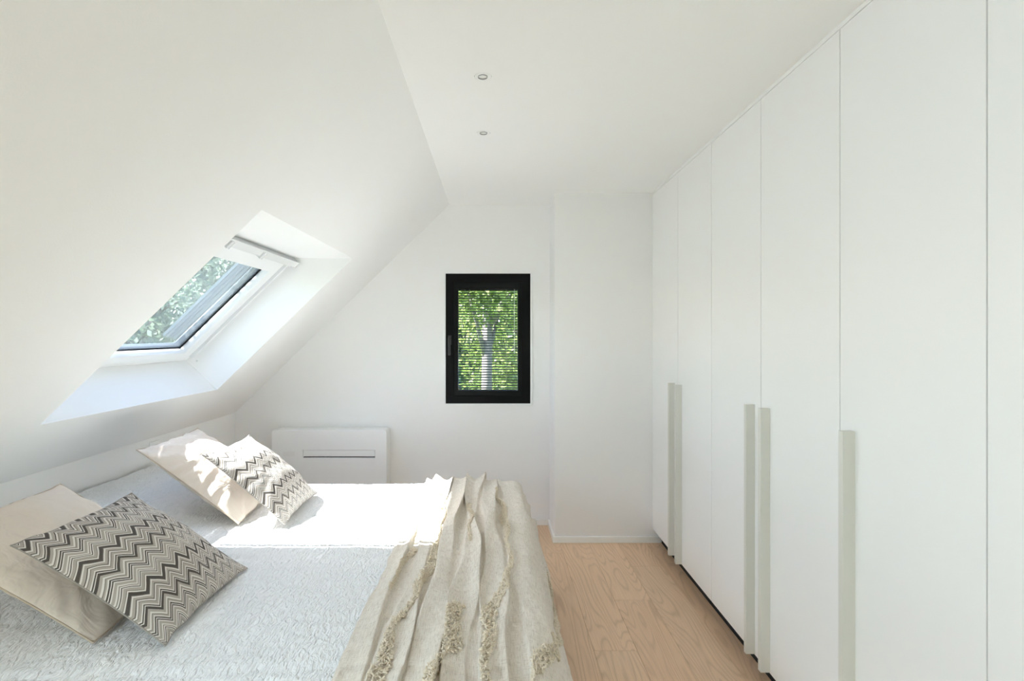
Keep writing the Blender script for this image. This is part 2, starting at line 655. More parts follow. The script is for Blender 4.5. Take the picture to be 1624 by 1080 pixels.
ycut = [YREAR, SKY_Y[0][0], SKY_Y[0][1], SKY_Y[1][0], SKY_Y[1][1], YB]
for n, (ta, tb) in ((0.0, (TI0, TI1)), (NOUT, (TO0, TO1))):
    t0, t1 = (0.0, TEND) if n == 0 else (-0.45, TEND + 0.3)
    for i in range(5):
        ya, yb = ycut[i], ycut[i + 1]
        if i in (1, 3):
            quad(sp(t0, ya, n), sp(ta, ya, n), sp(ta, yb, n), sp(t0, yb, n))
            quad(sp(tb, ya, n), sp(t1, ya, n), sp(t1, yb, n), sp(tb, yb, n))
        else:
            quad(sp(t0, ya, n), sp(t1, ya, n), sp(t1, yb, n), sp(t0, yb, n))
for ya, yb in SKY_Y:
    rings = [[sp(a, ya, n), sp(b, ya, n), sp(b, yb, n), sp(a, yb, n)] for a, b, n in ((TI0, TI1, 0), (TO0, TO1, NREV), (TO0, TO1, NOUT))]
    for r0, r1 in zip(rings, rings[1:]):
        for j in range(4):
            quad(r0[j], r0[(j + 1) % 4], r1[(j + 1) % 4], r1[j])
bmesh.ops.remove_doubles(bm, verts=bm.verts, dist=0.0002)
o = bm_obj('ceiling_slope', bm, M_CEIL)
tag(o, 'sloped white attic ceiling over the bed with a skylight opening', 'ceiling', kind='structure')

# baseboards
bh, bt = 0.042, 0.014
o = box('baseboard_far', (XK, YB - bt, 0), (0.42, YB, bh), M_TRIM, bevel=0.002)
tag(o, 'low white baseboard along the far wall behind the bed', 'baseboard', kind='structure')
o = box('baseboard_pier', (0.42 - bt, YX - bt, 0), (1.165, YX, bh), M_TRIM, bevel=0.002)
tag(o, 'low white baseboard across the front of the pier', 'baseboard', kind='structure')
o = box('baseboard_pier_side', (0.42 - bt, YX, 0), (0.42, YB - bt, bh), M_TRIM, bevel=0.002)
tag(o, 'short white baseboard on the side of the pier facing the bed', 'baseboard', kind='structure')


# ------------------------------------------------------------------ window in the far wall
def ring(name, x0, z0, x1, z1, l, b, r, t, y0, y1, mat, parent, bevel=0.0015):
    me = plate(rect(x0, z0, x1, z1), [rect(x0 + l, z0 + b, x1 - r, z1 - t)], y0, y1, bevel)
    me.transform(XZ)
    return mesh_obj(name, me, mat, parent)


w1 = tag(empty('window_1', (-0.0535, YB, WZ0)), 'small black-framed window in the far wall above the white heater', 'window', kind='structure')
ring('surround', WX0 - 0.016, WZ0 - 0.016, WX1 + 0.016, WZ1 + 0.016, 0.014, 0.014, 0.014, 0.014, YB - 0.010, YB + 0.02, M_PVC, w1)
ring('frame', WX0 - 0.002, WZ0 - 0.002, WX1 + 0.002, WZ1 + 0.002, 0.062, 0.058, 0.066, 0.068, YB - 0.001, YB + 0.075, M_BLACK, w1)
sh = ring('sash', WX0 + 0.055, WZ0 + 0.050, WX1 - 0.058, WZ1 - 0.060, 0.0375, 0.046, 0.0365, 0.053, YB + 0.012, YB + 0.082, M_BLACK2, w1, 0.003)
GX0, GX1, GZ0, GZ1 = WX0 + 0.092, WX1 - 0.0945, WZ0 + 0.095, WZ1 - 0.112
box('pane', (GX0 - 0.008, YB + 0.030, GZ0 - 0.008), (GX1 + 0.008, YB + 0.034, GZ1 + 0.008), M_GLASS, sh)
box('pane', (GX0 - 0.008, YB + 0.066, GZ0 - 0.008), (GX1 + 0.008, YB + 0.070, GZ1 + 0.008), M_GLASS, sh)
bm = bmesh.new()
hx = WX0 + 0.030
add_box(bm, (hx - 0.013, YB - 0.012, 1.385), (hx + 0.013, YB + 0.0, 1.455), 0.003)
add_box(bm, (hx - 0.007, YB - 0.042, 1.425), (hx + 0.007, YB - 0.010, 1.439), 0.003)
add_box(bm, (hx - 0.010, YB - 0.055, 1.305), (hx + 0.010, YB - 0.040, 1.442), 0.005)
bm_obj('handle', bm, paint('window_handle_metal', (0.03, 0.03, 0.032), 0.35, 0.5), w1)

# venetian blind between the panes
vb = tag(empty('venetian_blind', (-0.054, YB + 0.05, GZ0)), 'dark horizontal-slat blind inside the small black window', 'blind')
pitch = 0.0205
zb = GZ1 - 0.012
slat_me = None
k = 0
while zb > GZ0 + 0.012:
    if slat_me is None:
        bm = bmesh.new()
        a = math.radians(30)
        n = 4
        prof = []
        for i in range(n + 1):
            u = -0.0075 + 0.015 * i / n
            c = 0.0011 * (1 - (u / 0.0075) ** 2)
            prof.append((u * math.cos(a) - c * math.sin(a), u * math.sin(a) + c * math.cos(a)))
        half = (GX1 - GX0) / 2 - 0.001
        rows = []
        for dz in (0, 0.0006):
            rows.append([[bm.verts.new((s * half, y, z + dz)) for y, z in prof] for s in (-1, 1)])
        for L, R in rows:
            for i in range(n):
                bm.faces.new((L[i], L[i + 1], R[i + 1], R[i]))
        for q in range(2):
            A, B = rows[0][q], rows[1][q]
            for i in range(n):
                bm.faces.new((A[i], A[i + 1], B[i + 1], B[i]))
        for i in (0, n):
            bm.faces.new((rows[0][0][i], rows[0][1][i], rows[1][1][i], rows[1][0][i]))
        bmesh.ops.recalc_face_normals(bm, faces=bm.faces)
        slat_me = bpy.data.meshes.new('slat')
        bm.to_mesh(slat_me)
        bm.free()
        slat_me.materials.append(M_SLAT)
    o = bpy.data.objects.new('slat', slat_me)
    o.location = ((GX0 + GX1) / 2 + 0.054, 0, zb - GZ0)
    link(o, vb)
    zb -= pitch
    k += 1
box('head_rail', (GX0 + 0.001, YB + 0.041, GZ1 - 0.008), (GX1 - 0.001, YB + 0.059, GZ1 + 0.004), M_SLAT, vb)
box('bottom_rail', (GX0 + 0.001, YB + 0.043, GZ0 - 0.003), (GX1 - 0.001, YB + 0.057, GZ0 + 0.006), M_SLAT, vb)
for fx in (0.19, 0.81):
    bm = bmesh.new()
    x = GX0 + fx * (GX1 - GX0)
    add_cyl(bm, (x, YB + 0.0415, GZ0), (x, YB + 0.0415, GZ1), 0.0012, n=8)
    bm_obj('cord', bm, M_CORD, vb)
bm = bmesh.new()
x = GX0 + 0.945 * (GX1 - GX0)
add_cyl(bm, (x, YB + 0.0395, GZ0 + 0.30), (x, YB + 0.0395, GZ1), 0.0022, n=10)
add_cyl(bm, (x, YB + 0.0395, GZ0 + 0.285), (x, YB + 0.0395, GZ0 + 0.31), 0.0035, n=10)
bm_obj('wand', bm, M_WAND, vb)


# ------------------------------------------------------------------ skylights
def slope_box(bm, t0, t1, y0, y1, n0, n1, bevel=0.0):
    r = bmesh.ops.create_cube(bm, size=1.0)
    if bevel:
        pass
    for v in r['verts']:
        v.co = sp(t0 + (v.co.x + 0.5) * (t1 - t0), y0 + (v.co.y + 0.5) * (y1 - y0), n0 + (v.co.z + 0.5) * (n1 - n0))
    if bevel:
        es = list({e for v in r['verts'] for e in v.link_edges})
        bmesh.ops.bevel(bm, geom=es, offset=bevel, segments=2, affect='EDGES')


def slope_ring(name, t0, t1, y0, y1, a, b, c, d, n0, n1, mat, parent, bevel=0.003):
    """ring on the slope: widths at top a, bottom b, near side c, far side d"""
    me = plate([(t0, y0), (t1, y0), (t1, y1), (t0, y1)], [[(t0 + a, y0 + c), (t1 - b, y0 + c), (t1 - b, y1 - d), (t0 + a, y1 - d)]], n0, n1, bevel)
    m = Matrix(((SD.x, 0, SN.x, SO.x), (0, 1, 0, 0), (SD.z, 0, SN.z, SO.z), (0, 0, 0, 1)))
    me.transform(m)
    return mesh_obj(name, me, mat, parent)


def skylight(name, ya, yb, label):
    w = tag(empty(name, sp(TO1, (ya + yb) / 2, NREV)), label, 'skylight', kind='structure')
    slope_ring('frame', TO0 + 0.0005, TO1 - 0.0005, ya + 0.0005, yb - 0.0005, 0.040, 0.032, 0.040, 0.040, 0.262, 0.36, M_PVC, w)
    s = slope_ring('sash', TO0 + 0.044, TO1 - 0.035, ya + 0.043, yb - 0.043, 0.100, 0.047, 0.087, 0.087, 0.252, 0.300, M_PVC, w, 0.004)
    slope_ring('cladding', TO0 + 0.044, TO1 - 0.035, ya + 0.043, yb - 0.043, 0.097, 0.044, 0.084, 0.084, 0.307, 0.345, M_RAIL, w, 0.003)
    t0, t1, y0, y1 = TO0 + 0.144, TO1 - 0.082, ya + 0.130, yb - 0.130
    slope_ring('gasket', t0 - 0.003, t1 + 0.003, y0 - 0.003, y1 + 0.003, 0.008, 0.008, 0.008, 0.008, 0.292, 0.3005, M_GASKET, s, 0.0)
    bm = bmesh.new()
    slope_box(bm, t0 - 0.003, t1 + 0.003, y0 - 0.003, y1 + 0.003, 0.301, 0.305)
    bm_obj('pane', bm, M_GLASS2, s)
    bm = bmesh.new()
    slope_box(bm, t0 - 0.003, t1 + 0.003, y0 - 0.003, y1 + 0.003, 0.317, 0.321)
    bm_obj('pane', bm, M_GLASS2, s)
    # ventilation bar along the head
    bm = bmesh.new()
    slope_box(bm, TO0 + 0.004, TO0 + 0.030, ya + 0.03, yb - 0.012, 0.205, 0.262, 0.006)
    slope_box(bm, TO0 + 0.030, TO0 + 0.048, ya + 0.03, yb - 0.012, 0.228, 0.252, 0.005)
    vbar = bm_obj('ventilation_bar', bm, M_GREY, w)
    for q in (0.35, 0.62):
        y = ya + q * (yb - ya)
        bm = bmesh.new()
        slope_box(bm, TO0 + 0.010, TO0 + 0.046, y - 0.012, y + 0.012, 0.198, 0.226, 0.003)
        bm_obj('clip', bm, M_GREY, vbar)
    # white blind guide along the far and near reveals
    for y0_, y1_ in ((yb - 0.042, yb - 0.028), (ya + 0.028, ya + 0.042)):
        bm = bmesh.new()
        slope_box(bm, TO0 + 0.06, TO1 - 0.05, y0_, y1_, 0.238, 0.256, 0.003)
        bm_obj('guide_rail', bm, M_PVC, w)
    bm = bmesh.new()
    p = sp(TO1 - 0.045, yb - 0.001, 0.215)
    add_cyl(bm, p, p + Vector((0, -0.004, 0)), 0.006, n=12)
    bm_obj('screw_cap', bm, M_GREY, w)
    # outside: shutter rails and cladding along both sides
    for base, sg in ((y1, -1), (y0, 1)):
        for off, wdt in ((0.012, 0.026), (0.050, 0.010), (0.074, 0.008), (0.098, 0.012)):
            bm = bmesh.new()
            a, b = sorted((base + sg * off, base + sg * (off + wdt)))
            slope_box(bm, t0 - 0.05, t1 - 0.03, a, b, 0.335 + off * 0.3, 0.350 + off * 0.3)
            bm_obj('shutter_rail', bm, M_RAIL, w)
    return w


skylight('window_2', SKY_Y[1][0], SKY_Y[1][1], 'white-framed skylight set deep in the sloped ceiling over the bed')
w3 = skylight('added_skylight', SKY_Y[0][0], SKY_Y[0][1], 'unseen white skylight added in the slope beside the camera to carry fill light')  # unseen skylight, added to carry fill light into the room

bm = bmesh.new()
slope_box(bm, TO0 + 0.10, TO1 - 0.05, SKY_Y[0][0] + 0.08, SKY_Y[0][1] - 0.08, 0.272, 0.274)
bm_obj('sun_block_sheet', bm, M_PVC, w3)  # unseen sheet added to keep direct sun out of the added skylight

# ------------------------------------------------------------------ fitted wardrobes along the right
XD = 1.106                       # door faces
DB, DT = 0.100, 2.4425
joints = [3.662, 3.162, 2.673, 2.1735, 1.6765, 1.1755, 0.676, 0.176]


def wardrobe(ya, yb, doors, label):
    """doors: list of (near y, far y, handle side: 'near', 'far' or None)"""
    w = tag(empty('wardrobe', (1.40, (ya + yb) / 2, 0)), label, 'wardrobe', 'fitted white wardrobe units along the right wall')
    bm = bmesh.new()
    add_box(bm, (XD + 0.026, ya + 0.001, DB - 0.004), (XW - 0.002, yb - 0.001, DT + 0.001))
    bm_obj('carcass', bm, M_CARC, w)
    box('plinth', (1.168, ya + 0.001, 0.001), (XW - 0.01, yb - 0.001, DB - 0.006), M_PLINTH, w)
    for y0, y1, side in doors:
        d = box('door', (XD, y0 + 0.0021, DB), (XD + 0.022, y1 - 0.0021, DT), M_DOOR, w, 0.0012, 2)
        if side:
            s = y0 + 0.050 if side == 'near' else y1 - 0.050
            e = y0 + 0.070 if side == 'near' else y1 - 0.072
            a, b = sorted((s, e))
            box('handle', (XD - 0.038, a, DB + 0.004), (XD + 0.002, b, 1.166), M_HANDLE, d, 0.0012, 2)
    return w


wardrobe(joints[2], joints[0], [(joints[1], joints[0], 'near'), (joints[2], joints[1], 'far')],
         'white two-door wardrobe unit standing against the pier, the farthest unit')
wardrobe(joints[4], joints[2], [(joints[3], joints[2], 'near'), (joints[4], joints[3], 'far')],
         'white two-door wardrobe unit second from the pier, with a pair of tall handles')
wardrobe(joints[5], joints[4], [(joints[5], joints[4], 'far')],
         'single-door white wardrobe unit with one tall handle on its far edge')
wardrobe(joints[7], joints[5], [(joints[6], joints[5], 'near'), (joints[7], joints[6], 'far')],
         'nearest white wardrobe unit, cut off by the picture edge, no handle in view')
o = box('trim_1', (XD - 0.001, 0.17, DT + 0.0018), (XW, YX, CEIL), M_TRIM, bevel=0.001)
tag(o, 'narrow white filler strip between the wardrobe doors and the ceiling', 'trim', kind='structure')
o = box('trim_2', (XD + 0.004, joints[0] + 0.0015, DB), (XD + 0.03, YX, DT + 0.001), M_TRIM)
tag(o, 'thin white filler strip between the farthest wardrobe door and the pier', 'trim', kind='structure')

# ------------------------------------------------------------------ downlights
for i, (x, y) in enumerate(DL):
    d = tag(empty('downlight', (x, y, CEIL)), ['small round white downlight in the ceiling, the one nearer the camera and larger in view',
                                              'small round white downlight in the ceiling, the one nearer the black window'][i], 'ceiling light', 'recessed downlights in the ceiling')
    bm = bmesh.new()
    add_cyl(bm, (x, y, CEIL + 0.004), (x, y, CEIL + 0.060), 0.0334, 0.0334, 40, False)
    bmesh.ops.create_circle(bm, cap_ends=True, segments=40, radius=0.0334, matrix=Matrix.Translation((x, y, CEIL + 0.060)))
    bm_obj('housing', bm, M_DARK, d)
    me = plate(circ(x, y, 0.0322), [circ(x, y, 0.0185)], CEIL - 0.0005, CEIL + 0.004, 0.0008)
    g = mesh_obj('gimbal', me, M_CEIL, d)
    me = plate(circ(x - 0.001, y, 0.0187), [circ(x - 0.001, y, 0.0172)], CEIL - 0.0032, CEIL + 0.010, 0.0004)
    mesh_obj('bezel', me, M_LAMPRIM, g)
    bm = bmesh.new()
    add_cyl(bm, (x - 0.001, y, CEIL + 0.0015), (x - 0.001, y, CEIL + 0.012), 0.0171, 0.0171, 36)
    bm_obj('lamp', bm, M_TRIM, g)

# ------------------------------------------------------------------ slim wall heater below the window
HX0, HX1, HY, HZ0, HZ1 = -1.652, -0.800, 3.862, 0.16, 0.756
h = tag(empty('wall_heater', (-1.226, YB, HZ0)), 'slim white wall-hung heating and cooling unit below the black window, behind the bed', 'heater')
me = plate(rect(HX0, HZ0, HX1, HZ1, 0.022), [rect(-1.418, 0.552, -0.888, 0.608)], HY, HY + 0.02, 0.004)
me.transform(XZ)
mesh_obj('front_panel', me, M_AC, h)
me = plate(rect(HX0 + 0.004, HZ0 + 0.004, HX1 - 0.004, HZ1 - 0.004, 0.020), [], HY + 0.0205, YB, 0.003)
me.transform(XZ)
mesh_obj('casing', me, M_AC2, h)
box('slot_recess', (-1.418, HY + 0.0145, 0.552), (-0.888, HY + 0.0200, 0.608), M_DARK, h)
box('air_flap', (-1.4155, HY + 0.001, 0.5608), (-0.8900, HY + 0.013, 0.6070), M_AC, h, 0.0015)
box('display_panel', (-1.565, HY - 0.0006, 0.563), (-1.480, HY + 0.004, 0.597), M_AC2, h, 0.0005)

# ------------------------------------------------------------------ power socket on the knee wall
so = tag(empty('wall_socket', (XK, 3.06, 0.80)), 'white square power socket on the low wall behind the beige pillow', 'socket')
box('cover_plate', (XK, 3.02, 0.752), (XK + 0.009, 3.105, 0.838), M_TRIM, so, 0.003)
bm = bmesh.new()
add_cyl(bm, (XK + 0.008, 3.0625, 0.795), (XK + 0.0105, 3.0625, 0.795), 0.022, n=28)
bm_obj('socket_face', bm, M_PVC, so)

# ------------------------------------------------------------------ bed
BZ = 0.600                       # top of the quilt
BX0, BX1, BY0, BY1 = -1.985, 0.118, 1.255, 3.075
bed = tag(empty('bed', ((BX0 + BX1) / 2, (BY0 + BY1) / 2, 0)), 'low double bed under the skylight, its head against the low wall', 'bed')
box('base', (BX0 + 0.005, BY0 + 0.04, 0.06), (BX1 - 0.03, BY1 - 0.04, 0.32), M_BASE, bed, 0.015)
box('mattress', (BX0 + 0.004, BY0 + 0.03, 0.322), (BX1 - 0.022, BY1 - 0.03, 0.572), M_MATT, bed, 0.04, 4)
for x in (BX0 + 0.10, BX1 - 0.15):
    for y in (BY0 + 0.12, BY1 - 0.12):
        box('foot', (x, y - 0.03, 0.001), (x + 0.06, y + 0.03, 0.06), M_PLINTH, bed, 0.003)


def qh(x, y):
    """height of the quilt's top"""
    z = BZ + 0.115 * sstep(-1.35, -1.78, x) * (0.94 + 0.06 * np.cos((y - 2.2) * 3.3))
    z = z + 0.006 * vnoise(x * 2.1 + 5, y * 2.6, 3) + 0.003 * vnoise(x * 7, y * 9, 4)
    # soft cross creases, parallel to the bed's length
    w = y + 0.018 * vnoise(x * 2.3, y * 1.5 + 9, 6)
    d = np.abs(((w - 1.56) / 0.235 + 0.5) % 1.0 - 0.5) * 0.235
    z = z + 0.005 * (np.exp(-(d / 0.02) ** 2) * -1.0 + 0.6 * np.exp(-((d - 0.03) / 0.03) ** 2)) * (0.6 + 0.4 * vnoise(x * 2, y * 3, 8))
    return z


def drape(e, r, out):
    """extended coordinate past an edge -> (how far out, how far down)"""
    a = np.clip(e / r, 0, math.pi / 2)
    rest = np.maximum(e - r * math.pi / 2, 0)
    return r * np.sin(a) + rest * out, r * (1 - np.cos(a)) + rest


R = 0.05
xs = np.linspace(BX0, BX1 + 0.47, 430)
ys = np.linspace(BY0 - 0.47, BY1 + 0.47, 480)
XE, YE = np.meshgrid(xs, ys, indexing='ij')
ox, dx = drape(np.maximum(XE - (BX1 - R), 0), R, 0.03)
o1, d1 = drape(np.maximum(YE - (BY1 - R), 0), R, 0.03)
o0, d0 = drape(np.maximum((BY0 + R) - YE, 0), R, 0.03)
PX = np.minimum(XE, BX1 - R) + ox
PY = np.clip(YE, BY0 + R, BY1 - R) + o1 - o0
dn = np.maximum(dx, np.maximum(d0, d1))
PZ = qh(PX, PY) - dn
# crinkled cloth: small puckers everywhere
puck = vnoise(XE * 95 + 14 * vnoise(XE * 5, YE * 5, 22) , YE * 46, 21) * 0.0011 + vnoise(XE * 40, YE * 34, 23) * 0.0014
PZ = PZ + np.where(dn < 0.03, puck, puck * 0.3)
PX = PX + np.where(dx > 0.03, puck, 0)
hang = np.clip(dn / 0.4, 0, 1)
PY = PY + np.where(d1 > 0.03, puck + 0.010 * hang * np.sin(XE * 17), 0) - np.where(d0 > 0.03, puck + 0.010 * hang * np.sin(XE * 15), 0)
PZ = np.maximum(PZ, 0.12)
me = grid_mesh('bedspread', np.stack([PX, PY, PZ], -1), np.stack([XE, YE], -1))
bs = mesh_obj('bedspread', me, M_QUILT, None, (-0.9, 2.17, BZ))
tag(bs, 'crinkled white cotton bedspread covering the whole bed under the cushions and throw', 'bedspread')

# ------------------------------------------------------------------ cream throw across the foot of the bed
TX0 = -0.405
XE1 = 0.100                      # where it turns over the edge
RT = 0.050
L_TOP = XE1 - TX0
L_ARC = RT * math.pi / 2
TWO = 0.30                       # how far the hanging part leans out
ns, nw = 420, 560
sv = np.linspace(0, L_TOP + L_ARC + 0.44, ns)
wv = np.linspace(1.16, BY1 + 0.13, nw)
SS, WW = np.meshgrid(sv, wv, indexing='ij')

# folds: (s at far end, s at near end, width, height, phase)
folds = [(0.012, 0.020, 0.013, 0.014, 0.3), (0.055, 0.060, 0.013, 0.020, 5.0), (0.092, 0.105, 0.016, 0.030, 1.7), (0.140, 0.150, 0.013, 0.022, 2.9),
         (0.178, 0.195, 0.014, 0.026, 0.1), (0.220, 0.240, 0.018, 0.040, 0.9), (0.268, 0.290, 0.014, 0.030, 4.1), (0.312, 0.335, 0.014, 0.038, 5.2),
         (0.352, 0.385, 0.013, 0.034, 2.2), (0.392, 0.440, 0.017, 0.032, 3.6), (0.440, 0.500, 0.012, 0.016, 5.9), (0.540, 0.570, 0.024, 0.016, 1.1),
         (0.610, 0.630, 0.020, 0.014, 0.2), (0.690, 0.700, 0.030, 0.022, 2.6), (0.780, 0.800, 0.030, 0.022, 4.4), (0.880, 0.900, 0.034, 0.022, 1.4)]


def throw_fold(S_, W_):
    f = np.zeros_like(S_)
    sh = np.zeros_like(S_)
    u = (BY1 - W_) / (BY1 - 1.16)
    for k, (sa, sb, wd, ht, ph) in enumerate(folds):
        c = sa + (sb - sa) * u + 0.013 * np.sin(W_ * (2.7 + 0.31 * k) + ph) + 0.0045 * np.sin(W_ * (7.3 + 0.9 * k) + 2 * ph)
        a = ht * np.clip(0.72 + 0.48 * np.sin(W_ * (2.3 + 0.41 * k) + 3.1 * ph), 0.12, 1.3)
        a = a * (0.85 + 0.45 * np.exp(-((W_ - BY1) / 0.25) ** 2))
        wd2 = wd * (1.0 + 0.25 * np.sin(W_ * 4.1 + ph * 1.7))
        d = S_ - c
        # steep on one side, long on the other
        side = np.where(d * (1 if k % 2 else -1) > 0, 0.72, 1.45)
        g = np.exp(-np.abs(d / (wd2 * side)) ** 1.7)
        f = f + a * g
        sh = sh + (0.50 if k % 2 else -0.50) * a * g
    f = f + 0.0035 * vnoise(S_ * 26, W_ * 9, 31) + 0.0016 * vnoise(S_ * 70, W_ * 30, 32)
    return f, sh


def throw_point(S_, W_, lift=0.0):
    f, sh = throw_fold(S_, W_)
    flat = sstep(0.0, 0.018, S_)
    f = f * (0.25 + 0.75 * flat) + 0.007 + lift
    s2 = S_ + sh * flat
    e = np.maximum(s2 - L_TOP, 0)
    a = np.clip(e / RT, 0, math.pi / 2)
    rest = np.maximum(e - L_ARC, 0)
    x = TX0 + np.minimum(s2, L_TOP) + RT * np.sin(a) + rest * TWO
    z = -RT * (1 - np.cos(a)) - rest * math.sqrt(1 - TWO ** 2)
    nx, nz = np.sin(a), np.cos(a)
    nx = np.where(rest > 0, math.sqrt(1 - TWO ** 2), nx)
    nz = np.where(rest > 0, TWO, nz)
    # over the far side of the bed the cloth tips down
    ey = np.maximum(W_ - (BY1 - 0.035), 0)
    by = np.clip(ey / 0.05, 0, math.pi / 2)
    ry = np.maximum(ey - 0.05 * math.pi / 2, 0)
    y = np.minimum(W_, BY1 - 0.035) + 0.05 * np.sin(by) + ry * 0.1
    zd = 0.05 * (1 - np.cos(by)) + ry
    top = qh(np.minimum(x, BX1 - 0.05), np.minimum(y, BY1))
    zz = top + z - zd
    x = x + nx * f
    zz = zz + nz * f * np.cos(by)
    y = y + f * np.sin(by)
    return x, y, np.maximum(zz, 0.03)


tx, ty, tz = throw_point(SS, WW)
# ragged left and far hems
tx = tx + 0.006 * vnoise(WW * 14, SS * 0, 41) * np.exp(-SS / 0.02)
me = grid_mesh('throw_blanket', np.stack([tx, ty, tz], -1), np.stack([SS, WW], -1))
th = mesh_obj('throw_blanket', me, M_THROW, None, (-0.1, 2.1, BZ))
sm = th.modifiers.new('thickness', 'SOLIDIFY')
sm.thickness = 0.004
sm.offset = -1
tag(th, 'rumpled cream woven throw with shaggy tufted bands lying across the foot of the bed', 'throw')

# tufted bands: many little yarn loops along lines of the cloth
ico_bm = bmesh.new()
bmesh.ops.create_icosphere(ico_bm, subdivisions=1, radius=1.0)
ico_v = np.array([v.co for v in ico_bm.verts])
ico_f = np.array([[v.index for v in f.verts] for f in ico_bm.faces])
ico_bm.free()


PXG = 785 + F * tx / ty
PYG = 530 + F * (EYE - tz) / ty


def px_to_sw(px, py):
    """place on the cloth that lies at a given spot of the bed as measured"""
    q = (PXG - px) ** 2 + (PYG - py) ** 2 + 1e4 * (SS > L_TOP + L_ARC + 0.40)
    i = np.unravel_index(np.argmin(q), q.shape)
    return SS[i], WW[i]


bands = [
    ([(693, 778), (705, 800), (700, 830), (690, 880), (660, 940), (632, 985), (610, 1030), (598, 1085)], 0.034),
    ([(655, 872), (640, 895), (618, 930)], 0.026),
    ([(786, 775), (797, 800), (803, 850), (810, 900), (790, 945), (768, 985), (776, 1035), (768, 1090)], 0.032),
    ([(728, 960), (714, 1000), (714, 1025), (692, 1062), (676, 1092)], 0.036),
    ([(745, 800), (748, 830), (742, 858)], 0.016),
    ([(864, 905), (880, 940), (887, 975), (880, 1010), (873, 1035), (852, 1065), (842, 1090)], 0.040),
]
band_sw = [([px_to_sw(*p) for p in pts], wd) for pts, wd in bands]
for bi, (pts, wd) in enumerate(band_sw):
    P = np.array(pts)
    seg = np.linalg.norm(np.diff(P, axis=0), axis=1)
    cum = np.concatenate([[0], np.cumsum(seg)])
    n = int(cum[-1] * wd / 0.0000235)
    q = rng.uniform(0, cum[-1], n)
    s = np.interp(q, cum, P[:, 0]) + 0.006 * np.sin(q * 23 + bi)
    w = np.interp(q, cum, P[:, 1])
    width = wd * (0.75 + 0.35 * np.sin(q * 9 + bi * 2))
    s = s + rng.uniform(-0.5, 0.5, n) * width
    lift = rng.uniform(0.001, 0.010, n)
    x, y, z = throw_point(s, w, lift)
    size = rng.uniform(0.0026, 0.0046, n)
    V = np.empty((n, 12, 3))
    for i in range(n):
        ax = Vector(rng.normal(size=3)).normalized()
        q_ = ax.to_track_quat('Z', 'Y').to_matrix()
        sc = np.array([size[i] * 0.58, size[i] * 0.58, size[i] * 1.9])
        V[i] = (ico_v * sc) @ np.array(q_).T
    V += np.stack([x, y, z], -1)[:, None, :]
    Q = (ico_f[None] + (np.arange(n) * 12)[:, None, None]).reshape(-1, 3)
    me = raw_mesh('tufted_band', V.reshape(-1, 3), Q)
    o = mesh_obj('tufted_band', me, M_TUFT, th, smooth=True)
    o['kind'] = 'stuff'

